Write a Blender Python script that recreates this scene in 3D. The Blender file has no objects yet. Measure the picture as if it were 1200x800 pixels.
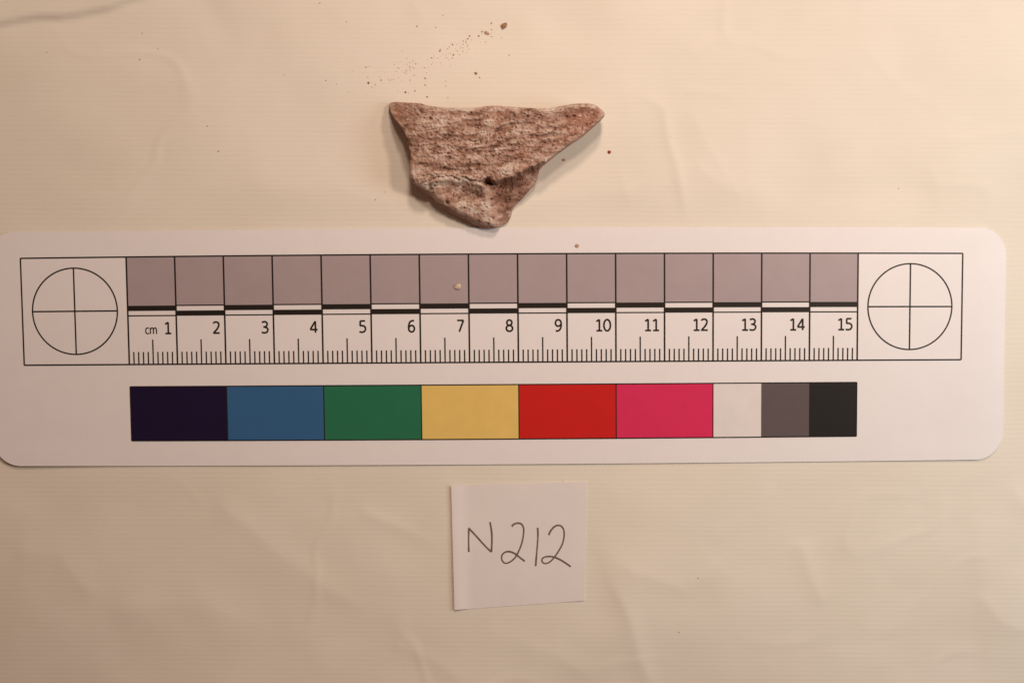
import bpy, math, random
import numpy as np

# ------------------------------------------------------------------ camera, world, lamps, exposure
scene = bpy.context.scene
C = scene.collection
F = 1400.0                      # focal length in photograph pixels (1200 px wide)
TILT = math.atan(0.0000505 * F)
DIST = F / 57.4 * 0.01          # metres from lens to the middle of the sheet
CAM = np.array([0.0, DIST * math.sin(TILT), DIST * math.cos(TILT)])

cam_d = bpy.data.cameras.new('camera'); cam = bpy.data.objects.new('camera', cam_d); C.objects.link(cam)
cam_d.sensor_width = 36.0; cam_d.lens = 36.0 * F / 1200.0
cam_d.clip_start = 0.005; cam_d.clip_end = 20.0
cam.location = CAM; cam.rotation_euler = (-TILT, 0, 0)
scene.camera = cam

world = bpy.data.worlds.new('World'); scene.world = world; world.use_nodes = True
bg = world.node_tree.nodes['Background']
bg.inputs['Color'].default_value = (1.0, 0.54, 0.36, 1); bg.inputs['Strength'].default_value = 0.125

def lamp(name, loc, target, size, power, col, spread=180):
    d = bpy.data.lights.new(name, 'AREA'); d.shape = 'DISK'; d.size = size; d.energy = power; d.color = col; d.spread = math.radians(spread)
    o = bpy.data.objects.new(name, d); C.objects.link(o); o.location = loc
    dx, dy, dz = [t - l for t, l in zip(target, loc)]
    o.rotation_euler = (math.atan2(math.hypot(dx, dy), -dz), 0, math.atan2(dy, dx) - math.pi / 2 )
    return o
lamp('desk_lamp_right', (0.165, 0.085, 0.25), (0.03, 0.02, 0), 0.035, 0.29, (1.0, 0.75, 0.56))
lamp('soft_fill_right', (0.24, 0.02, 0.16), (0.10, 0.03, 0), 0.12, 0.24, (0.80, 0.95, 1.0))  # added soft fill: side-to-side falloff without hard shadows, no actual fixture
lamp('desk_lamp_back', (0.037, 0.293, 0.32), (0.01, 0.07, 0), 0.05, 0.18, (1.0, 0.765, 0.60), 100)
lamp('wall_lamp_back', (0.02, 0.217, 0.40), (0.01, 0.07, 0), 0.05, 0.15, (1.0, 0.765, 0.60), 100)

vs = scene.view_settings
vs.view_transform = 'Standard'; vs.look = 'None'; vs.gamma = 1.0; vs.use_curve_mapping = False; vs.exposure = -0.12

# ------------------------------------------------------------------ helpers
ct, st = math.cos(TILT), math.sin(TILT)
def P(px, py, z=0.0):
    """where the line of sight of a photograph point meets the level plane at height z (measured layout -> table coordinates)"""
    px = np.asarray(px, float); py = np.asarray(py, float); z = np.asarray(z, float)
    x = (px - 600) / F; y = -(py - 400) / F
    dy = y * ct - st; dz = -y * st - ct
    t = (z - CAM[2]) / dz
    return np.stack(np.broadcast_arrays(x * t, CAM[1] + dy * t, z), -1)
def Q(x, y, z=0.0):
    """inverse of P"""
    rx, ry, rz = np.asarray(x, float), np.asarray(y, float) - CAM[1], z - CAM[2]
    cy = ry * ct - rz * st; cz = ry * st + rz * ct
    return 600 + F * rx / -cz, 400 - F * cy / -cz
MM = 0.001; PX = DIST / F       # one photograph pixel on the table, metres

def mesh_obj(name, verts, faces, mat, parent=None, smooth=False):
    me = bpy.data.meshes.new(name)
    me.from_pydata([tuple(map(float, v)) for v in verts], [], [tuple(map(int, f)) for f in faces])
    me.materials.append(mat)
    if smooth: me.polygons.foreach_set('use_smooth', [True] * len(me.polygons))
    me.update()
    o = bpy.data.objects.new(name, me); C.objects.link(o)
    if parent is not None: o.parent = parent
    return o
def tag(o, label=None, cat=None, group=None, kind=None):
    for k, v in (('label', label), ('category', cat), ('group', group), ('kind', kind)):
        if v: o[k] = v
    return o
def grid_faces(ny, nx, wrap=False, off=0):
    i = np.arange(ny - 1)[:, None] * nx; j = np.arange(nx if wrap else nx - 1)[None, :]
    j2 = (j + 1) % nx
    return np.stack([off + i + j, off + i + nx + j, off + i + nx + j2, off + i + j2], -1).reshape(-1, 4)

# numpy noise
def _h(ix, iy, s):
    n = (ix.astype(np.int64) * 374761393 + iy.astype(np.int64) * 668265263 + s * 974634777) & 0xffffffff
    n = ((n ^ (n >> 13)) * 1274126177) & 0xffffffff
    n = ((n ^ (n >> 15)) * 2246822519) & 0xffffffff
    return ((n ^ (n >> 16)) & 0xffffff) / float(0xffffff)
def vnoise(x, y, s=0):
    x, y = np.broadcast_arrays(np.asarray(x, float), np.asarray(y, float))
    ix, iy = np.floor(x), np.floor(y); fx, fy = x - ix, y - iy
    fx = fx * fx * fx * (fx * (fx * 6 - 15) + 10); fy = fy * fy * fy * (fy * (fy * 6 - 15) + 10)
    a, b, c, d = _h(ix, iy, s), _h(ix + 1, iy, s), _h(ix, iy + 1, s), _h(ix + 1, iy + 1, s)
    return (a + (b - a) * fx + (c - a) * fy + (a - b - c + d) * fx * fy) * 2 - 1
def fbm(x, y, s=0, o=4, g=0.5):
    r = 0; a = 1.0; t = 0
    for k in range(o):
        r = r + a * vnoise(x * 2 ** k + 17.3 * k, y * 2 ** k - 9.1 * k, s + k * 31); t += a; a *= g
    return r / t
def worley(x, y, s=0):
    ix, iy = np.floor(x), np.floor(y); best = np.full(np.shape(x), 9.0); idv = np.zeros(np.shape(x))
    for dx in (-1, 0, 1):
        for dy in (-1, 0, 1):
            cx, cy = ix + dx, iy + dy
            d = np.hypot(cx + _h(cx, cy, s) - x, cy + _h(cx, cy, s + 7) - y)
            m = d < best; best = np.where(m, d, best); idv = np.where(m, _h(cx, cy, s + 13), idv)
    return best, idv
def sstep(a, b, x):
    t = np.clip((x - a) / (b - a), 0, 1); return t * t * (3 - 2 * t)
def seg_dist(px, py, poly, closed=False):
    """distance to a polyline, signed side, position along it 0..1"""
    best = np.full(np.shape(px), 1e9); side = np.zeros(np.shape(px)); tt = np.zeros(np.shape(px))
    pts = list(poly) + ([poly[0]] if closed else [])
    L = np.cumsum([0] + [math.dist(pts[i], pts[i + 1]) for i in range(len(pts) - 1)])
    for i in range(len(pts) - 1):
        (ax, ay), (bx, by) = pts[i], pts[i + 1]
        ex, ey = bx - ax, by - ay; l2 = ex * ex + ey * ey
        t = np.clip(((px - ax) * ex + (py - ay) * ey) / l2, 0, 1)
        d = np.hypot(px - ax - t * ex, py - ay - t * ey)
        m = d < best
        best = np.where(m, d, best); side = np.where(m, np.sign((px - ax) * ey - (py - ay) * ex), side)
        tt = np.where(m, (L[i] + t * math.sqrt(l2)) / L[-1], tt)
    return best, side, tt
def catmull(pts, n=8):
    pts = [np.array(p, float) for p in pts]
    q = [2 * pts[0] - pts[1]] + pts + [2 * pts[-1] - pts[-2]]; out = []
    for i in range(1, len(q) - 2):
        for k in range(n):
            t = k / n
            out.append(0.5 * (2 * q[i] + (q[i + 1] - q[i - 1]) * t + (2 * q[i - 1] - 5 * q[i] + 4 * q[i + 1] - q[i + 2]) * t * t + (3 * q[i] - q[i - 1] - 3 * q[i + 1] + q[i + 2]) * t ** 3))
    out.append(pts[-1]); return np.array(out)
def ribbon(pts, width):
    """quads along a 2-D polyline; width may vary along it. Returns 2-D verts, faces"""
    pts = np.asarray(pts, float); w = np.broadcast_to(np.asarray(width, float), len(pts)) / 2
    d = np.gradient(pts, axis=0) if len(pts) > 2 else np.repeat((pts[1] - pts[0])[None], 2, 0)
    d = d / np.maximum(np.linalg.norm(d, axis=1, keepdims=True), 1e-9)
    n = np.stack([-d[:, 1], d[:, 0]], 1)
    v = np.concatenate([pts + n * w[:, None], pts - n * w[:, None]]); k = len(pts)
    return v, [(i, i + 1, k + i + 1, k + i) for i in range(k - 1)]

# ------------------------------------------------------------------ materials
def material(name):
    m = bpy.data.materials.new(name); m.use_nodes = True
    nt = m.node_tree; return m, nt, nt.nodes['Principled BSDF']
def node(nt, t, **kw):
    n = nt.nodes.new(t)
    for k, v in kw.items():
        if hasattr(n, k): setattr(n, k, v)
        else: n.inputs[k].default_value = v
    return n
def ramp(nt, src, stops):
    r = nt.nodes.new('ShaderNodeValToRGB'); e = r.color_ramp.elements
    while len(e) < len(stops): e.new(0.5)
    for el, (p, c) in zip(e, stops): el.position = p; el.color = (*c, 1)
    nt.links.new(src, r.inputs[0]); return r
def mix(nt, fac, a, b, mode='MIX'):
    m = nt.nodes.new('ShaderNodeMix'); m.data_type = 'RGBA'; m.blend_type = mode
    for sock, v in ((m.inputs[0], fac), (m.inputs[6], a), (m.inputs[7], b)):
        if hasattr(v, 'is_output'): nt.links.new(v, sock)
        elif isinstance(v, (int, float)): sock.default_value = v
        else: sock.default_value = (*v, 1)
    return m.outputs[2]
def math_n(nt, op, a, b=0.0, c=0.0):
    m = nt.nodes.new('ShaderNodeMath'); m.operation = op
    for sock, v in zip(m.inputs, (a, b, c)):
        if hasattr(v, 'is_output'): nt.links.new(v, sock)
        else: sock.default_value = v
    return m.outputs[0]
def coords(nt, scale=(1, 1, 1)):
    g = nt.nodes.new('ShaderNodeTexCoord'); mp = nt.nodes.new('ShaderNodeMapping')
    mp.inputs['Scale'].default_value = scale; nt.links.new(g.outputs['Object'], mp.inputs['Vector']); return mp.outputs[0]
def noise(nt, vec, scale, detail=3, rough=0.5):
    n = node(nt, 'ShaderNodeTexNoise', Scale=scale, Detail=detail, Roughness=rough); nt.links.new(vec, n.inputs['Vector']); return n.outputs['Fac']
def bump(nt, b, height, strength, dist):
    n = node(nt, 'ShaderNodeBump', Strength=strength, Distance=dist); nt.links.new(height, n.inputs['Height'])
    nt.links.new(n.outputs[0], b.inputs['Normal']); return n

def paper_material():
    m, nt, b = material('ribbed_paper')
    v = coords(nt)
    # fine ribs one millimetre apart, wandering slightly, some fainter than others
    wob = noise(nt, coords(nt, (14, 40, 1)), 1.0, 2)
    sep = nt.nodes.new('ShaderNodeSeparateXYZ'); nt.links.new(v, sep.inputs[0])
    ph = math_n(nt, 'MULTIPLY_ADD', sep.outputs['Y'], 2 * math.pi / 0.00098, 0)
    ph = math_n(nt, 'ADD', ph, math_n(nt, 'MULTIPLY', wob, 5.0))
    ph = math_n(nt, 'ADD', ph, math_n(nt, 'MULTIPLY', sep.outputs['X'], 22.0))
    rib = math_n(nt, 'MULTIPLY_ADD', math_n(nt, 'SINE', ph), 0.5, 0.5)
    fade = noise(nt, coords(nt, (110, 420, 1)), 1.0, 3)
    rib = math_n(nt, 'MULTIPLY', rib, math_n(nt, 'MULTIPLY_ADD', fade, 2.2, -0.4))
    fib = noise(nt, coords(nt, (500, 1600, 1)), 1.0, 4, 0.6)
    blot = noise(nt, v, 45, 4, 0.55)
    col = ramp(nt, blot, [(0.3, (0.77, 0.73, 0.65)), (0.7, (0.81, 0.773, 0.705))]).outputs[0]
    col = mix(nt, math_n(nt, 'MULTIPLY', rib, 0.065), col, (0.62, 0.56, 0.45))
    col = mix(nt, math_n(nt, 'MULTIPLY', fib, 0.10), col, (0.66, 0.60, 0.49))
    nt.links.new(col, b.inputs['Base Color'])
    b.inputs['Roughness'].default_value = 0.62; b.inputs['Specular IOR Level'].default_value = 0.3
    h = math_n(nt, 'ADD', math_n(nt, 'MULTIPLY', rib, -1.0), math_n(nt, 'MULTIPLY', fib, 0.5))
    bump(nt, b, h, 0.22, 0.00006)
    return m
def print_material(name, col, rough=0.38, spec=0.28, var=0.03):
    m, nt, b = material(name)
    n = noise(nt, coords(nt), 220, 4, 0.6)
    dk = tuple(c * (1 - var) for c in col); lt = tuple(min(1, c * (1 + var)) for c in col)
    nt.links.new(ramp(nt, n, [(0.3, dk), (0.7, lt)]).outputs[0], b.inputs['Base Color'])
    b.inputs['Roughness'].default_value = rough; b.inputs['Specular IOR Level'].default_value = spec
    f = noise(nt, coords(nt), 1500, 2)
    bump(nt, b, f, 0.08, 0.00002)
    return m
def sherd_material():
    m, nt, b = material('crusted_clay')
    v = coords(nt)
    att = nt.nodes.new('ShaderNodeAttribute'); att.attribute_name = 'crust_shade'
    n1 = noise(nt, coords(nt, (260, 420, 300)), 1.0, 5, 0.65)
    n2 = noise(nt, v, 1300, 4, 0.7)
    n3 = noise(nt, v, 110, 3, 0.55)
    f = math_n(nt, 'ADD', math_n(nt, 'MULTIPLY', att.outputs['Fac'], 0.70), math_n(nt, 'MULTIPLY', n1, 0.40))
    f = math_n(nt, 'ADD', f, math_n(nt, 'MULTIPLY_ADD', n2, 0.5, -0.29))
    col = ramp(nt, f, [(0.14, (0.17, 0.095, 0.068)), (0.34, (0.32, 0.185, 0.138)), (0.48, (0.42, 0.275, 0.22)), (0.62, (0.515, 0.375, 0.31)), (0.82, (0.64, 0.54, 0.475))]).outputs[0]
    red = ramp(nt, n3, [(0.50, (0, 0, 0)), (0.68, (1, 1, 1))]).outputs[0]
    col = mix(nt, math_n(nt, 'MULTIPLY', red, 0.38), col, (0.40, 0.165, 0.11))
    # dark mineral grains and pale lime specks, of uneven shape
    wv = node(nt, 'ShaderNodeTexNoise', Scale=1500.0, Detail=2.0); nt.links.new(v, wv.inputs['Vector'])
    wm = nt.nodes.new('ShaderNodeMixRGB'); wm.blend_type = 'LINEAR_LIGHT'; wm.inputs[0].default_value = 0.0012
    nt.links.new(v, wm.inputs[1]); nt.links.new(wv.outputs['Color'], wm.inputs[2])
    for sc_, th, lo, hi, cc, am in ((1300.0, 0.30, 0.955, 2, (0.045, 0.03, 0.026), 0.8), (1500.0, 0.36, -1, 0.10, (0.74, 0.65, 0.56), 0.6), (800.0, 0.20, 0.975, 2, (0.03, 0.022, 0.02), 0.85)):
        vo = node(nt, 'ShaderNodeTexVoronoi', Scale=sc_); nt.links.new(wm.outputs[0], vo.inputs['Vector'])
        sc = nt.nodes.new('ShaderNodeSeparateColor'); nt.links.new(vo.outputs['Color'], sc.inputs[0])
        near = math_n(nt, 'LESS_THAN', vo.outputs['Distance'], th)
        pick = math_n(nt, 'GREATER_THAN', sc.outputs[0], lo) if hi == 2 else math_n(nt, 'LESS_THAN', sc.outputs[0], hi)
        col = mix(nt, math_n(nt, 'MULTIPLY', math_n(nt, 'MULTIPLY', near, pick), am), col, cc)
    nt.links.new(col, b.inputs['Base Color'])
    b.inputs['Roughness'].default_value = 0.88; b.inputs['Specular IOR Level'].default_value = 0.2
    bump(nt, b, math_n(nt, 'ADD', n2, math_n(nt, 'MULTIPLY', n1, 0.6)), 0.5, 0.00025)
    return m
def note_material():
    m, nt, b = material('note_paper')
    n = noise(nt, coords(nt), 120, 4, 0.6); f = noise(nt, coords(nt, (900, 700, 1)), 1.0, 3)
    c = ramp(nt, n, [(0.3, (0.765, 0.73, 0.735)), (0.7, (0.80, 0.765, 0.77))]).outputs[0]
    nt.links.new(c, b.inputs['Base Color']); b.inputs['Roughness'].default_value = 0.8; b.inputs['Specular IOR Level'].default_value = 0.25
    bump(nt, b, f, 0.12, 0.00004); return m
def plain(name, col, rough=0.85):
    m, nt, b = material(name)
    n = noise(nt, coords(nt), 1400, 3)
    nt.links.new(ramp(nt, n, [(0.3, tuple(c * .7 for c in col)), (0.7, tuple(min(1, c * 1.2) for c in col))]).outputs[0], b.inputs['Base Color'])
    b.inputs['Roughness'].default_value = rough; return m

M_paper = paper_material(); M_sherd = sherd_material(); M_note = note_material()
M_card = print_material('card_white', (0.82, 0.80, 0.83), 0.40, 0.5, 0.012)
M_line = print_material('print_black', (0.018, 0.014, 0.012))
M_grey = print_material('print_grey', (0.40, 0.335, 0.365), 0.36, 0.5)
M_pencil = plain('pencil_graphite', (0.17, 0.12, 0.105), 0.6)

# ------------------------------------------------------------------ the sheet of ribbed paper (the surface)
CREASES = [  # polyline, half width px, height mm, kind: 's' step, 'r' ridge
    ([(-120, 52), (0, 30), (45, 23), (90, 17), (128, 9), (170, -4), (260, -40)], 3.2, 1.0, 's'),
    ([(736, 108), (770, 122), (778, 128), (789, 185), (799, 235), (806, 285)], 5, 0.085, 'r'),
    ([(778, 128), (800, 107), (862, 107)], 4, 0.035, 'r'),
    ([(806, 120), (840, 190), (880, 250)], 6, 0.03, 'r'),
    ([(716, 172), (726, 205), (742, 250)], 6, 0.035, 'r'),
    ([(812, 190), (856, 226)], 5, 0.03, 'r'),
    ([(1000, 40), (1030, 75), (1060, 110), (1130, 140)], 7, 0.035, 'r'),
    ([(1090, 190), (1105, 250)], 7, 0.04, 'r'),
    ([(480, 0), (495, 22)], 6, 0.03, 'r'),
    ([(845, 12), (850, 40), (800, 70)], 6, 0.03, 'r'),
    ([(1139, 600), (1143, 660), (1149, 740), (1163, 820)], 9, 0.16, 's'),
    ([(1143, 690), (1175, 730), (1230, 745)], 7, 0.05, 'r'),
    ([(676, 590), (700, 645), (722, 690), (745, 745), (766, 830)], 9, 0.12, 'r'),
    ([(700, 645), (745, 672), (800, 690), (826, 675), (870, 640)], 7, 0.045, 'r'),
    ([(935, 630), (948, 672), (968, 715)], 8, 0.08, 'r'),
    ([(240, 580), (310, 632), (372, 684), (440, 720)], 14, 0.10, 'r'),
    ([(415, 592), (470, 618), (528, 645)], 7, 0.06, 'r'),
    ([(455, 752), (500, 770), (545, 800)], 7, 0.05, 'r'),
    ([(10, 640), (70, 650), (105, 690), (130, 680)], 12, 0.08, 'r'),
    ([(120, 720), (230, 705), (330, 740)], 16, 0.07, 'r'),
    ([(905, 560), (880, 600), (830, 640)], 9, 0.05, 'r'),
    ([(1180, 560), (1200, 590), (1260, 640)], 9, 0.08, 'r'),
    ([(20, 268), (60, 262), (110, 271)], 7, 0.03, 'r'),
    ([(560, 730), (640, 760), (700, 800)], 12, 0.05, 'r'),
]
def paper_z(px, py):
    px = np.asarray(px, float); py = np.asarray(py, float)
    wx = px + 7 * vnoise(px / 40, py / 40, 71); wy = py + 7 * vnoise(px / 40 + 5, py / 40, 72)
    z = 0.85 * fbm(px / 260, py / 230, 3, 3) + 0.16 * fbm(px / 80, py / 70, 4, 2)
    # faint net of folds from handling
    rn = 1 - np.abs(fbm(wx / 150 + 0.25 * wy / 150, wy / 120, 8, 2)) * 9
    z = z + 0.10 * np.clip(rn, 0, 1) * sstep(-0.1, 0.5, vnoise(px / 210, py / 180, 12))
    for poly, w, h, kind in CREASES:
        d, s, t = seg_dist(wx * 0.35 + px * 0.65, wy * 0.35 + py * 0.65, poly)
        end = sstep(0, 0.15, t) * sstep(1, 0.8, t) if kind == 'r' else sstep(1, 0.9, t) * sstep(0, 0.1, t)
        if kind == 'r':
            z = z + 2.6 * h * np.exp(-(d / (1.45 * w)) ** 1.5) * end
        else:
            prof = np.tanh(s * d / w) * np.exp(-np.maximum(d - 2 * w, 0) / 70)
            z = z + h * prof * 0.5 * end
    # pressed flat under the things lying on it
    flat = sstep(70, 8, seg_dist(px, py, [(480, 150), (600, 150), (680, 135)])[0] - 45)
    box = lambda x0, x1, y0, y1: np.hypot(np.maximum(np.maximum(x0 - px, px - x1), 0), np.maximum(np.maximum(y0 - py, py - y1), 0))
    flat = np.maximum(flat, sstep(60, 2, box(529, 687, 566, 712)))
    flat = np.maximum(flat, sstep(55, 2, box(-400, 1180, 268, 545)))
    return z * (1 - flat) * MM
def edge_axis(a, b, step, pad, n):
    core = np.arange(a, b + step, step); g = np.cumsum(np.linspace(step, pad / n * 2, n))
    g = g / g[-1] * pad
    return np.concatenate([a - g[::-1], core, core[-1] + g])
xs = edge_axis(-0.114, 0.114, 0.00055, 0.11, 60); ys = edge_axis(-0.078, 0.078, 0.00055, 0.10, 60)
X, Y = np.meshgrid(xs, ys)
px_, py_ = Q(X, Y, 0.0)
Z = paper_z(px_, py_)
paper = mesh_obj('paper_ground', np.stack([X, Y, Z], -1).reshape(-1, 3), grid_faces(len(ys), len(xs))[:, ::-1], M_paper, smooth=True)
tag(paper, 'cream ribbed wrapping paper with soft creases under everything', None, None, 'structure')

# ------------------------------------------------------------------ the printed scale card
# card layout in centimetres: u along the ruler, v down from the ruler's top line; measured marks give the drift of the print
us = [-2.2, 0, 1, 2, 3, 4, 5, 6, 7, 8, 9, 10, 11, 12, 13, 14, 15, 17.2]
tx = [24.2, 147.6, 204.3, 261.3, 318.7, 376.2, 433.7, 491.3, 549, 606.7, 664.2, 721.7, 779, 836, 892.5, 948.8, 1005, 1129]
tops = [(24.2, 302.5), (148, 301.4), (300, 299.6), (480, 298), (630, 297.2), (780, 296.7), (1005, 296.8), (1129, 296.8)]
bots = [(28.7, 427.8), (151, 426.8), (300, 426), (480, 425), (630, 424), (780, 423.1), (1004, 421.8), (1126, 421.4)]
lean = [4.5, 3.75] + list(np.linspace(3.4, -0.6, 14)) + [-1.1, -3.0]
fx = np.polyfit(us, tx, 3); fl = np.polyfit(us, lean, 1)
ft = np.polyfit(*np.array(tops).T, 2); fb = np.polyfit(*np.array(bots).T, 2)
def card_px(u, v):
    u = np.asarray(u, float); v = np.asarray(v, float)
    x0 = np.polyval(fx, u); x = x0 + np.polyval(fl, u) * v / 2.2
    yt = np.polyval(ft, x0); yb = np.polyval(fb, x0)
    return x, yt + (yb - yt) * v / 2.2
UL, UR, VT, VB, RAD = -2.93, 18.12, -0.535, 4.275, 0.58
def card_z(u, v):
    lift = 0.10 * sstep(3.6, VB, v) * (0.6 + vnoise(u * 0.55, 0.5, 5)) + 0.06 * sstep(0, VT, v) * (0.8 + vnoise(u * 0.4, 3.5, 6))
    lift = lift + 0.28 * sstep(15.5, UR, u) ** 2 + 0.7 * np.clip((1.2 - u) / 4.1, 0, 1) ** 2 * (0.55 + 0.45 * v / VB)
    return (0.36 + lift + 0.02 * vnoise(u * 0.7, v * 0.7, 9)) * MM
def on_card(u, v, up):
    z = card_z(u, v) + up * MM
    x, y = card_px(u, v)
    return P(x, y, z)
card = bpy.data.objects.new('scale_card', None); C.objects.link(card)
card.location = tuple(P(*card_px(7.5, 1.9), 0.0)); card.empty_display_size = 0.01
ORG = np.array(card.location)
tag(card, 'white photographic scale card with a fifteen centimetre ruler and colour patches', 'scale card')
nv, nu = 70, 240
vv = np.concatenate([VT + RAD * (1 - np.cos(np.linspace(0, math.pi / 2, 13)[:-1])), np.linspace(VT + RAD, VB - RAD, 46), (VB - RAD + RAD * np.sin(np.linspace(0, math.pi / 2, 13)))[1:]])
nv = len(vv)
def corner(v):
    d = np.maximum(np.maximum(VT + RAD - v, v - (VB - RAD)), 0)
    return RAD - np.sqrt(np.maximum(RAD ** 2 - d ** 2, 0))
s = np.linspace(0, 1, nu)[None, :]; c = corner(vv)[:, None]
U = UL + c + (UR - UL - 2 * c) * s; V = np.repeat(vv[:, None], nu, 1)
top = on_card(U, V, 0).reshape(-1, 3) - ORG; bot = top - np.array([0, 0, 0.30 * MM])
fc = [tuple(f) for f in grid_faces(nv, nu)]; n0 = nv * nu
fc += [tuple(n0 + i for i in f[::-1]) for f in fc]
per = [(0, j) for j in range(nu)] + [(i, nu - 1) for i in range(1, nv)] + [(nv - 1, j) for j in range(nu - 2, -1, -1)] + [(i, 0) for i in range(nv - 2, 0, -1)]
per = [i * nu + j for i, j in per]
fc += [(per[k], per[(k + 1) % len(per)], n0 + per[(k + 1) % len(per)], n0 + per[k]) for k in range(len(per))]
sheet = mesh_obj('card_sheet', np.concatenate([top, bot]), fc, M_card, card)
sheet.data.materials.append(plain('card_core', (0.40, 0.30, 0.22)))
for p_ in sheet.data.polygons[-len(per):]: p_.material_index = 1

def card_part(name, polys, mat, up, parent=card, label=None):
    """polys: list of (2-D uv verts, faces); each lies a hair above the one before it"""
    vs_, fs_ = [], []
    for k, (v, f) in enumerate(polys):
        o = len(vs_)
        vs_ += list(on_card(v[:, 0], v[:, 1], up + 0.004 * (k % 4)) - ORG)
        fs_ += [tuple(o + i for i in q) for q in f]
    o = mesh_obj(name, vs_, fs_, mat, parent)
    if label: o['label'] = label
    return o
def rect(u0, u1, v0, v1, nu=8, nv=4):
    g = np.stack(np.meshgrid(np.linspace(u0, u1, nu), np.linspace(v0, v1, nv)), -1).reshape(-1, 2)
    return g, [tuple(f) for f in grid_faces(nv, nu)]
LW = 0.030
def line(a, b, w=LW):
    n = max(2, int(math.dist(a, b) * 6) + 2); t = np.linspace(0, 1, n)[:, None]
    return ribbon(np.array(a) + (np.array(b) - np.array(a)) * t, w)

for i in range(15): card_part('grey_square', [rect(i, i + 1, 0, 1.0)], M_grey, 0.02)
card_part('ruler_outline', [line((-2.2, 0), (17.2, 0)), line((17.2, 0), (17.2, 2.2)), line((17.2, 2.2), (-2.2, 2.2)), line((-2.2, 2.2), (-2.2, 0))], M_line, 0.05)
for i in range(16): card_part('division_line', [line((i, 0), (i, 2.2), 0.034)], M_line, 0.04)
for i in range(15):
    lo = 1.0 if i % 2 == 0 else 1.105
    card_part('black_bar', [rect(i, i + 1, lo, lo + 0.105, 8, 3)], M_line, 0.07)
    y = 1.205 if i % 2 == 0 else 1.0
    card_part('thin_rule', [line((i, y), (i + 1, y), 0.026)], M_line, 0.03)
    for k in range(1, 10):
        card_part('tick_mark', [line((i + k / 10, 1.695 if k == 5 else 1.945), (i + k / 10, 2.19), 0.027)], M_line, 0.06)
def ellipse(cx, cy, rx, ry, n=28):
    a = np.linspace(0, 2 * math.pi, n + 1); return np.stack([cx + rx * np.cos(a), cy + ry * np.sin(a)], 1)
G = {'0': [ellipse(.32, .49, .265, .46)],
     '1': [[(.10, .80), (.345, .955)], [(.345, .96), (.345, .04)], [(.10, .045), (.58, .045)]],
     '2': [catmull([(.07, .84), (.17, .925), (.31, .95), (.46, .90), (.53, .76), (.49, .58), (.36, .36), (.09, .06)]), [(.05, .05), (.59, .05)]],
     '3': [catmull([(.08, .87), (.18, .93), (.30, .95), (.45, .89), (.505, .74), (.43, .58), (.30, .525), (.18, .52)]), catmull([(.22, .52), (.40, .485), (.535, .38), (.55, .25), (.47, .10), (.30, .035), (.16, .05), (.05, .10)])],
     '4': [[(.46, .02), (.46, .96)], [(.45, .95), (.04, .30)], [(.03, .275), (.63, .275)]],
     '5': [[(.53, .95), (.13, .95)], [(.135, .95), (.125, .55)], catmull([(.11, .555), (.27, .57), (.44, .53), (.545, .40), (.54, .22), (.43, .08), (.26, .035), (.15, .045), (.06, .09)])],
     '6': [catmull([(.53, .92), (.42, .95), (.30, .92), (.17, .79), (.10, .58), (.09, .33), (.15, .12), (.32, .035), (.47, .09), (.555, .28), (.50, .47), (.36, .56), (.20, .51), (.10, .40)])],
     '7': [[(.06, .945), (.58, .945)], [(.565, .94), (.22, .02)]],
     '8': [ellipse(.32, .74, .205, .215), ellipse(.32, .275, .255, .24)],
     'c': [catmull([(.40, .56), (.30, .62), (.18, .59), (.09, .45), (.09, .22), (.18, .07), (.30, .045), (.41, .11)])],
     'm': [[(.08, .64), (.08, .02)], catmull([(.08, .46), (.17, .58), (.27, .62), (.36, .57), (.385, .42)]), [(.385, .44), (.385, .02)], catmull([(.385, .46), (.47, .58), (.57, .62), (.66, .57), (.69, .42)]), [(.69, .44), (.69, .02)]]}
G['9'] = [np.array(q) * -1 + np.array([.64, .99]) for q in G['6']]
ADV = {'c': .47, 'm': .80}
def text_polys(s, u, vbase, h, w=0.142):
    out = []
    for ch in s:
        for stroke in G[ch]:
            st_ = np.array(stroke, float)
            out.append(ribbon(np.stack([u + st_[:, 0] * h, vbase - st_[:, 1] * h], 1), w * h))
        u += ADV.get(ch, 0.66) * h
    return out
HN = 0.25
for n in range(1, 16):
    s_ = str(n); card_part('numeral', text_polys(s_, n - 0.105 - 0.66 * HN * len(s_) + 0.012, 1.582, HN), M_line, 0.05, label='printed ruler number ' + s_)
card_part('unit_text', text_polys('cm', 0.345, 1.582, 0.205, 0.115), M_line, 0.05, label='printed unit reading cm')
for cu in (-1.1, 16.1):
    tg = card_part('target_circle', [ribbon(ellipse(cu, 1.1, 0.885, 0.885, 96), 0.03)], M_line, 0.03)
    card_part('crosshair', [line((cu - 0.885, 1.1), (cu + 0.885, 1.1)), line((cu, 0.215), (cu, 1.985))], M_line, 0.05, parent=tg)
COLS = [('navy', (0.012, 0.006, 0.036), 0, 2), ('blue', (0.035, 0.128, 0.29), 2, 4), ('green', (0.022, 0.168, 0.088), 4, 6), ('yellow', (0.77, 0.55, 0.17), 6, 8),
        ('red', (0.58, 0.016, 0.014), 8, 10), ('magenta', (0.67, 0.029, 0.110), 10, 12), ('white', (0.76, 0.73, 0.73), 12, 13), ('grey', (0.115, 0.092, 0.098), 13, 14), ('black', (0.017, 0.016, 0.016), 14, 15)]
for nm, col, a, b_ in COLS:
    card_part('colour_patch', [rect(a, b_, 2.655, 3.762, 12, 8)], print_material('print_' + nm, col), 0.02, label=nm + ' printed colour patch')
for a in range(0, 14, 2):
    if a in (2, 4, 6, 8, 10, 12): card_part('patch_divider', [line((a, 2.655), (a, 3.762), 0.022)], M_line, 0.05)
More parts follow.
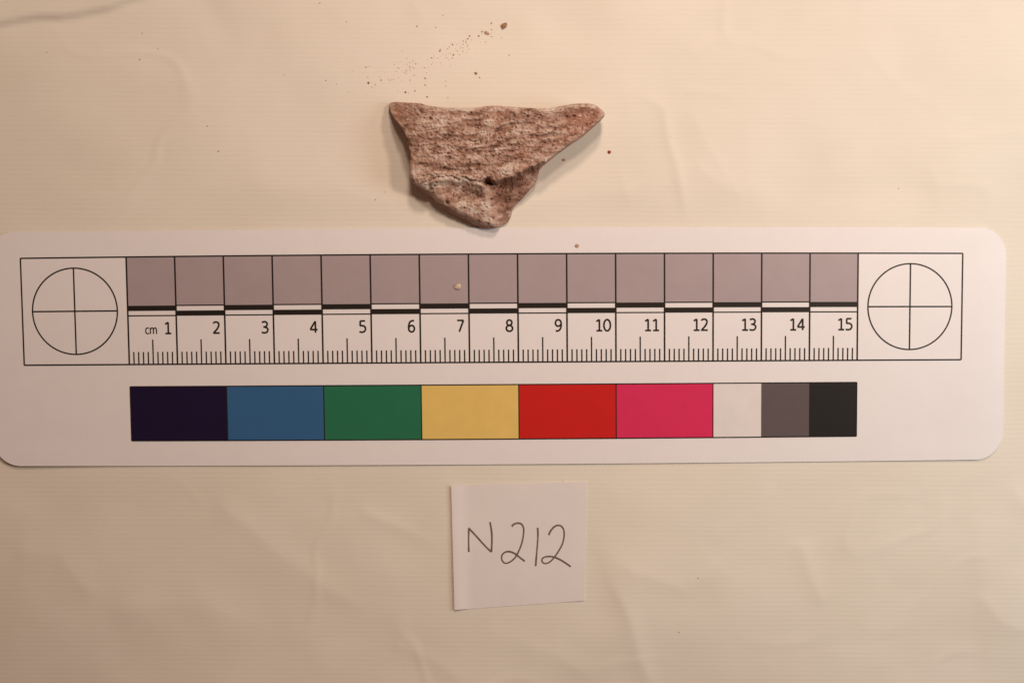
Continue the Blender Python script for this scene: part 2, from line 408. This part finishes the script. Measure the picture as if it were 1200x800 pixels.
card_part('patch_outline', [line((0, 2.655), (15, 2.655), 0.024), line((15, 2.655), (15, 3.762), 0.022), line((15, 3.762), (0, 3.762), 0.024), line((0, 3.762), (0, 2.655), 0.022)], M_line, 0.06)

# ------------------------------------------------------------------ handwritten note
NC = np.array([(528.6, 568.4), (687.6, 564.2), (684.6, 703.4), (532.6, 714.2)])
def note_pt(s_, t_, up=0.0):
    s_ = np.asarray(s_, float); t_ = np.asarray(t_, float)
    q = ((1 - s_) * (1 - t_))[..., None] * NC[0] + (s_ * (1 - t_))[..., None] * NC[1] + (s_ * t_)[..., None] * NC[2] + ((1 - s_) * t_)[..., None] * NC[3]
    wob = 0.6 * vnoise(s_ * 4, t_ * 4, 55)
    z = 0.12 + 0.55 * sstep(0.16, 0, s_) ** 1.5 * (0.75 + 0.35 * t_) + 0.22 * sstep(0.75, 1, s_) * t_ + 0.12 * (1 - t_) * sstep(0.3, 0, t_) + 0.02 * vnoise(s_ * 3, t_ * 3, 51)
    return P(q[..., 0] + wob * ((t_ < 0.001) | (t_ > 0.999)) * 0.3, q[..., 1], (z + up) * MM)
note = bpy.data.objects.new('paper_note', None); C.objects.link(note); note.empty_display_size = 0.01
NO = P(608, 640, 0.0); note.location = tuple(NO)
tag(note, 'small square white paper note with N212 written by hand', 'paper note')
nn = 48; S, T = np.meshgrid(np.linspace(0, 1, nn), np.linspace(0, 1, nn))
tp = note_pt(S, T).reshape(-1, 3) - NO; bt = tp - np.array([0, 0, 0.10 * MM])
fc = [tuple(f) for f in grid_faces(nn, nn)]; n0 = nn * nn
fc += [tuple(n0 + i for i in f[::-1]) for f in fc]
per = [j for j in range(nn)] + [i * nn + nn - 1 for i in range(1, nn)] + [(nn - 1) * nn + j for j in range(nn - 2, -1, -1)] + [i * nn for i in range(nn - 2, 0, -1)]
fc += [(per[k], per[(k + 1) % len(per)], n0 + per[(k + 1) % len(per)], n0 + per[k]) for k in range(len(per))]
mesh_obj('note_sheet', np.concatenate([tp, bt]), fc, M_note, note, smooth=False)
ZS = 914 / 200.0
def zp(pts): return [(510 + a / ZS, 550 + b / ZS) for a, b in pts]
HAND = [('letter', [[(180, 440), (179, 380), (180, 316)], [(179, 312), (215, 350), (262, 402), (300, 440)], [(301, 440), (304, 380), (302, 330), (294, 280)]]),
        ('numeral', [[(410, 304), (420, 293), (440, 286), (460, 290), (472, 308), (474, 335), (466, 385), (450, 430), (428, 470), (400, 494), (374, 500), (358, 484), (357, 460), (372, 443), (395, 438), (425, 448), (455, 471), (480, 490)]]),
        ('numeral', [[(549, 310), (550, 360), (545, 430), (538, 516)]]),
        ('numeral', [[(608, 350), (618, 328), (636, 307), (656, 298), (676, 303), (689, 325), (690, 360), (680, 400), (660, 437), (637, 470), (612, 495), (588, 502), (573, 492), (574, 476), (592, 466), (625, 465), (660, 477), (695, 497), (726, 519)]])]
def note_inv(x, y):
    # bilinear inverse by a few Newton steps
    s_ = np.full(np.shape(x), .5); t_ = np.full(np.shape(x), .5)
    for _ in range(8):
        q = ((1 - s_) * (1 - t_))[..., None] * NC[0] + (s_ * (1 - t_))[..., None] * NC[1] + (s_ * t_)[..., None] * NC[2] + ((1 - s_) * t_)[..., None] * NC[3]
        s_ = s_ + (x - q[..., 0]) / 156; t_ = t_ + (y - q[..., 1]) / 142
    return s_, t_
for nm, strokes in HAND:
    vs_, fs_ = [], []; k = 0
    for stt in strokes:
        q = catmull(zp(stt), 6); r = np.linspace(0, 1, len(q))
        w = 1.95 + 0.35 * vnoise(r * 7, 1.5 + len(vs_), 61) + 0.5 * np.exp(-r * 14)
        # split into short overlapping-free pieces; a later crossing of the same stroke lies a hair higher
        v, f = ribbon(q, w); s_, t_ = note_inv(v[:, 0], v[:, 1])
        rise = 0.03 + 0.012 * k + 0.012 * np.tile(r, 2)
        o = len(vs_); vs_ += list(note_pt(s_, t_, rise) - NO); fs_ += [tuple(o + i for i in qd) for qd in f]; k += 1
    mesh_obj(nm, vs_, fs_, M_pencil, note)

# ------------------------------------------------------------------ the pottery sherd
OUT = [(456.2, 125.5), (458, 121.5), (463, 119.8), (476, 120.3), (490, 121), (503, 124), (517, 126), (536, 126.8), (555, 126.3), (568, 125), (580, 123.6), (595, 125), (612, 126), (630, 127.2), (645, 126.6), (660, 123.8), (675, 121.6), (688, 121.5), (697, 123.6), (703, 127.5), (707.6, 132), (707, 136.5), (700, 143.5), (690, 152.5), (680, 160.5), (665, 171), (650, 182), (640, 190), (632.5, 198), (630, 207), (625, 217), (615, 228.5), (606, 237.5), (600.5, 244), (598, 252), (593.5, 259.5), (586, 264), (576, 265.2), (564, 263.2), (551, 257.5), (538, 250.5), (525, 243.5), (513.5, 236.5), (507, 230), (501, 224), (492, 218.5), (484, 213.5), (481.3, 208), (480.6, 195), (480.8, 180), (478, 168), (473, 153), (466.5, 144.5), (461.5, 138), (458, 131)]
CEN = np.array([566.0, 172.0])
loop = np.array(catmull(OUT + [OUT[0]], 14))[:-1]
seg = np.linalg.norm(np.roll(loop, -1, 0) - loop, axis=1); L = np.concatenate([[0], np.cumsum(seg)])
NB = 760; tq = np.linspace(0, L[-1], NB, endpoint=False)
lp = np.vstack([loop, loop[:1]])
Bx = np.interp(tq, L, lp[:, 0]); By = np.interp(tq, L, lp[:, 1])
# ragged broken rim
rn = 0.55 * fbm(tq / 9, tq * 0, 21, 3) ; cd = np.stack([Bx, By], 1) - CEN
cd = cd / np.linalg.norm(cd, axis=1, keepdims=True); Bx = Bx + rn * cd[:, 0]; By = By + rn * cd[:, 1]
def sherd_height(x, y):
    """height in photograph pixels (57.4 = 1 cm) and how far pale encrustation covers the clay, with painted shade on right face and deep hole"""
    edge, _, _ = seg_dist(x, y, OUT, True)
    base = 41 - 28 * np.clip(1 - np.hypot(x - 457, (y - 121) * 1.0) / 42, 0, 1) ** 1.3 - 4 * sstep(520, 458, x) - 2 * sstep(640, 707, x) + 2.0 * np.sin((y - 120) / 26)
    # break line: below it the wall of the sherd falls away
    crest = np.interp(x, [470, 490, 505, 530, 556, 568, 582, 600, 618, 632, 660], [214, 215, 209, 206.5, 209.5, 213, 212, 206, 199.5, 193, 176])
    crest = crest + 4.2 * fbm(x / 8, y / 40, 33, 4)
    below = y - crest
    # right-hand broken face slopes down towards the paper
    face = 12.0 * sstep(0, 5, below) + np.clip(below, 0, None) * 0.48
    right = sstep(566, 584, x + 0.30 * (y - 225) * -1)
    # left lobe: a lip just under the crest, dished in the middle
    gap = 0.35 + 0.65 * sstep(-0.4, 0.5, fbm(x / 8, y / 8, 36, 2))
    lobe_drop = 2.6 * gap * np.exp(-((below - 0.5) / 1.8) ** 2) + 1.5 + np.clip(below, 0, None) * 0.32
    dish = 5.0 * np.exp(-(((x - 541) / 22) ** 2 + ((y - 226 - 0.18 * (x - 541)) / 10.5) ** 2) ** 1.3)
    lobe = lobe_drop + dish + 5.0 * np.exp(-((x - 503) / 2.4) ** 2) * sstep(212, 217, y) - 2.2 * np.exp(-((below - 5.0) / 2.6) ** 2) * (0.6 + 0.8 * vnoise(x / 10, y / 10, 38))
    lip = np.exp(-((seg_dist(x, y, [(556, 211), (566, 217), (574, 225), (579, 236), (588, 246)])[0]) / 4.0) ** 2)
    z = base - (face * right + lobe * (1 - right)) * (below > 0) + 3.0 * lip * (below > -2)
    # hollow behind the crest on the right (shadowed strip) and the deep hole
    z = z - 15.0 * np.exp(-(((x + 3.2 * fbm(x / 4, y / 4, 91, 2) - 571) / 5.2) ** 2 + ((y + 3.2 * fbm(x / 4, y / 4, 92, 2) - 214) / 4.6) ** 2) ** 1.6)
    for hx, hy, hr in ((524, 238, 1.9), (505.5, 221.5, 1.7), (577, 256, 1.6), (509, 218, 1.4), (562, 213, 1.6), (493, 131, 1.9), (504, 139, 1.6), (664, 138, 1.8), (673, 136.5, 1.5), (618, 137, 1.6), (587.5, 262.5, 1.4), (576, 234, 1.5)):
        z = z - 4.5 * np.exp(-(np.hypot(x - hx, y - hy) / hr) ** 2)
    z = z - 4.5 * np.exp(-(((x - 583) / 10) ** 2 + ((y - 217) / 5) ** 2))
    # striations of the worn surface
    wy = y + 3.0 * fbm(x / 34, y / 20, 41, 3)
    up = sstep(2, -4, below)
    stri = fbm(x / 46, wy / 4.6, 44, 3)
    z = z + up * 1.1 * stri
    GR = [([(577, 163), (579, 156), (588, 150), (602, 147), (618, 146.5), (636, 146)], 2.1, 2.6),
          ([(577, 172), (590, 165), (610, 162.5), (640, 160), (650, 154)], 1.6, 2.2),
          ([(498, 181), (530, 179), (570, 177.5), (602, 178), (622, 172)], 1.5, 1.9),
          ([(510, 187.5), (533, 187)], 1.5, 1.6), ([(512, 196), (528, 200), (552, 199.5)], 3.4, 2.2),
          ([(485, 160), (506, 164), (528, 162)], 1.5, 1.3), ([(540, 142), (566, 141)], 1.8, 1.4), ([(600, 138), (622, 141), (648, 139)], 1.5, 1.2),
          ([(628, 168), (652, 166), (672, 158)], 1.5, 1.3), ([(540, 170), (566, 168.5)], 1.3, 1.2)]
    rr_ = random.Random(12)
    for k in range(22):
        cx, cy, ln = rr_.uniform(488, 655), rr_.uniform(132, 196), rr_.uniform(6, 22); tl = rr_.uniform(-0.16, 0.05)
        GR.append(([(cx - ln, cy - tl * ln), (cx - ln * .3, cy + rr_.uniform(-1.2, 1.2)), (cx + ln * .4, cy + rr_.uniform(-1.2, 1.2)), (cx + ln, cy + tl * ln)], rr_.uniform(0.9, 1.4), rr_.uniform(0.8, 1.5)))
    g_all = 0
    for poly, w, h in GR:
        d, _, t = seg_dist(x, wy * 0.5 + y * 0.5, poly)
        g = np.exp(-(d / w) ** 2) * sstep(0, .08, t) * sstep(1, .9, t) * (0.75 + 0.5 * vnoise(x / 6, y / 6, 47)); z = z - up * 1.05 * h * g; g_all = g_all + g
    # round pebble ring and its hollow
    r = np.hypot(x - 557, (y - 194) * 0.85); z = z - 1.8 * np.exp(-(r / 4.2) ** 4) + 0.9 * np.exp(-((r - 6) / 1.6) ** 2)
    # reddish worn hollow near the tip
    hol = np.exp(-(((x - 679) / 15) ** 2 + ((y - 134) / 7) ** 2) ** 1.5); z = z - 1.6 * hol
    # grains and pits
    w1, id1 = worley(x / 5.2, y / 4.0, 3); w2, id2 = worley(x / 2.9, y / 2.6, 5)
    rough = np.where(below > 0, 0.6, 1.0)
    z = z + rough * (1.4 * (0.55 - w1) * (id1 > 0.45) + 0.9 * (0.5 - w2))
    pit = (id2 > 0.90) * sstep(0.55, 0.1, w2); z = z - 2.2 * pit
    z = z + np.where(below > 0, 1.6 * fbm(x / 13, y / 11, 57, 3), 0)
    z = z + rough * (1.6 * fbm(x / 11, y / 8, 51, 4) + 0.7 * fbm(x / 2.6, y / 2.2, 52, 2))
    # rim
    re = 3.6 + 1.5 * vnoise(x / 25, y / 25, 61) + 3.0 * sstep(195, 235, y) * sstep(600, 560, x)
    t = np.clip(1 - edge / re, 0, 1)
    z = z - re * 1.1 * (1 - np.sqrt(np.maximum(1 - t * t, 0)))
    crust_shade = 0.455 + 0.20 * stri * up + 0.44 * fbm(x / 8.5, y / 4.6, 71, 4) + 0.34 * fbm(x / 24, y / 8, 75, 3) + 0.22 * fbm(x / 3.0, y / 2.4, 73, 2) - 0.22 * np.clip(g_all, 0, 1.2) * up - 0.26 * hol - 0.12 * pit + 0.15 * (0.5 - w1) * (id1 > .45)
    crust_shade = crust_shade + np.where(below > 0, 0.16 * (1 - right) - 0.30 * right, 0) + 0.22 * np.exp(-((below - 5) / 4) ** 2) * (1 - right) * (below > 0) - 0.34 * np.exp(-(((x - 541) / 20) ** 2 + ((y - 227) / 9) ** 2)) + 0.16 * sstep(7, 0, edge)  # right face: bare reddish clay, darkened further with painted shade
    crust_shade = crust_shade - 0.5 * np.exp(-(((x - 571) / 6) ** 2 + ((y - 214) / 6) ** 2))  # shade of the deep hole painted into the colour
    return np.maximum(z, 6), np.clip(crust_shade, 0, 1)
NR = 165
sr = np.linspace(0, 1, NR) ** 0.85
sx = CEN[0] + sr[:, None] * (Bx - CEN[0]); sy = CEN[1] + sr[:, None] * (By - CEN[1])
hz, crust_shade = sherd_height(sx, sy)
pts = [P(sx[k], sy[k], hz[k] * PX) for k in range(NR)]
# lower wall: from the rim in under the body to the paper
rim = pts[-1]; rc = P(*CEN, 0.0)
rows = list(pts); cr = list(crust_shade)
NW = 14
for k in range(1, NW + 1):
    f = k / NW
    low = (sstep(478, 500, Bx) * sstep(590, 565, Bx) * sstep(206, 216, By))[:, None]
    inset = 1 + low * 0.045 * f - (1 - low) * 0.016 * sstep(0.25, 1, f) + 0.012 * math.sin(f * math.pi)
    p = rc + (rim - rc) * inset + 0.5 * PX * (fbm(tq / 7, f * 4 + tq * 0, 81, 3))[:, None] * np.array([1, 1, 0])
    p[:, 2] = rim[:, 2] * (1 - f); rows.append(p); cr.append(0.34 + 0.3 * fbm(tq / 10, f * 5 + tq * 0, 83, 3))
V = np.concatenate(rows); CR = np.concatenate(cr)
fs = [tuple(f) for f in grid_faces(len(rows), NB, True)]
fs.append(tuple(range((len(rows) - 1) * NB, len(rows) * NB))[::-1])
V = V - rc
V[:, 2] = np.maximum(V[:, 2], 0)
sherd = mesh_obj('pottery_sherd', V, fs, M_sherd, smooth=True); sherd.location = tuple(rc)
at = sherd.data.attributes.new('crust_shade', 'FLOAT', 'POINT'); at.data.foreach_set('value', CR.astype(np.float32))
tag(sherd, 'rough pinkish brown pottery sherd with broken lower edge lying above the scale card', 'pottery sherd')

# ------------------------------------------------------------------ crumbs and dust fallen from the sherd
rnd = random.Random(5)
M_crumb = plain('crumb_brown', (0.24, 0.12, 0.07)); M_red = plain('crumb_red', (0.36, 0.06, 0.04)); M_pale = plain('crumb_pale', (0.72, 0.58, 0.42)); M_rust = plain('crumb_rust', (0.36, 0.20, 0.12)); M_tan = plain('crumb_tan', (0.56, 0.38, 0.26))
def lump(rx, ry, rz, seed, cx=0, cy=0, cz=0, n=7, m=9):
    r = random.Random(seed); vs_, fs_ = [(cx, cy, cz)], []
    for i in range(1, n):
        a = math.pi * i / n
        for j in range(m):
            b = 2 * math.pi * j / m; k = 1 + r.uniform(-.25, .25)
            vs_.append((cx + rx * k * math.sin(a) * math.cos(b), cy + ry * k * math.sin(a) * math.sin(b), cz + max(0.0, rz * (1 - k * math.cos(a)))))
    vs_.append((cx, cy, cz + 2 * rz)); t = len(vs_) - 1
    for j in range(m):
        fs_.append((0, 1 + (j + 1) % m, 1 + j)); fs_.append((t, t - m + j, t - m + (j + 1) % m))
    for i in range(n - 2):
        for j in range(m):
            a, b = 1 + i * m + j, 1 + i * m + (j + 1) % m; fs_.append((a, b, b + m, a + m))
    return vs_, fs_
def crumb(px, py, w, h, mat, label, group=None, z=None, rot=0.0):
    v, f = lump(w * PX / 2, h * PX / 2, min(w, h) * PX * 0.24, int(px * 7 + py))
    o = mesh_obj('crumb', v, f, mat)
    zz = float(paper_z(np.array(px), np.array(py))) if z is None else z
    o.location = tuple(P(px, py, zz)); o.rotation_euler = (0, 0, rot)
    tag(o, label, 'crumb', group); return o
ZR = 6.0
def zt(a, b): return 420 + a / ZR, 10 + b / ZR
crumb(*zt(1024, 124), 8.8, 5.2, M_rust, 'largest brown clay crumb, at the far end of the crumb trail', rot=0.75)
crumb(*zt(905, 175), 6, 3.6, M_tan, 'second largest tan crumb in the trail, next to the largest one', rot=-0.5)
zc = float(card_z(np.array(6.78), np.array(0.66))) + 0.03 * MM
crumb(536.8, 335.6, 7.5, 6.0, M_pale, 'pale cream crumb lying on a grey square of the card', z=zc, rot=0.9)
crumb(676.5, 287.8, 4.6, 4.2, M_tan, 'brown crumb on the white upper margin of the card', z=float(card_z(np.array(9.2), np.array(-0.15))), rot=0.3)
crumb(714, 178.3, 3.6, 3.6, M_red, 'tiny red crumb on the paper beyond the sherd shadow')
crumb(661, 187.6, 3.8, 3.0, M_tan, 'small brown crumb inside the sherd shadow below its pointed end')
small = [zt(a, b) + (s_,) for a, b, s_ in [(827, 457, 4.4), (853, 486, 2.2), (670, 327, 3.4), (662, 350, 2.4), (783, 195, 3.0), (770, 215, 3.2), (738, 230, 2.2), (575, 296, 4.0), (870, 165, 3.0), (935, 105, 3.2), (937, 150, 2.4), (848, 195, 2.6), (663, 255, 2.8), (640, 272, 2.0), (515, 348, 2.0), (405, 390, 2.4), (470, 492, 3.0), (470, 540, 2.2), (72, 524, 3.4), (54, 414, 2.6), (332, 590, 3.0), (398, 580, 2.2), (484, 622, 3.2), (160, 505, 2.4), (412, 127, 2.2), (596, 52, 2.2), (545, 134, 1.8), (1062, 330, 2.2), (616, 512, 2.0), (616, 545, 2.0), (630, 627, 2.4), (466, 418, 2.0), (362, 410, 2.0)]]
small = [(x, y, s_ * 0.9) for x, y, s_ in small]; small += [(x, y, s_ * 0.8) for x, y, s_ in [(167, 39, 2.2), (185, 57.5, 2.0), (164, 70, 2.6), (55, 61.5, 2.0), (243, 148, 2.2), (256, 177.5, 2.4), (382, 94.5, 2.4), (432, 97.5, 2.4), (440, 234, 1.8), (451, 225, 1.8), (262, 270, 2.0), (375, 4, 2.4), (406, 26, 1.8), (1053, 221, 1.8), (796, 740, 2.6), (818, 677, 2.0), (660, 563.5, 2.2), (333, 88, 1.8), (786, 160, 1.6)]]
for x, y, s_ in small:
    crumb(x, y, s_ * rnd.uniform(.65, .95), s_ * rnd.uniform(.5, .75), rnd.choice([M_rust, M_tan, M_rust, M_tan]), 'tiny speck sized brown crumb on the cream paper', 'brown specks scattered on the paper', rot=rnd.uniform(0, 3))
# fine dust along the trail: too fine to count
vs_, fs_ = [], []
def dust(x, y, s_):
    z = float(paper_z(np.array(x), np.array(y))); p = P(x, y, z)
    v, f = lump(s_ * PX * .6, s_ * PX * .45, s_ * PX * .15, int(x * 31 + y * 17), *p, n=3, m=5)
    o = len(vs_); vs_.extend(v); fs_.extend([tuple(o + i for i in q) for q in f])
for k in range(150):
    t = rnd.random() ** 0.8; x = 585 - 150 * t + rnd.gauss(0, 5 + 16 * t); y = 36 + 66 * t + rnd.gauss(0, 2 + 10 * t)
    if y < 116: dust(x, y, rnd.uniform(0.5, 1.4))
d_o = mesh_obj('clay_dust', vs_, fs_, M_tan); tag(d_o, 'faint trail of reddish clay dust above the sherd', 'dust', None, 'stuff')
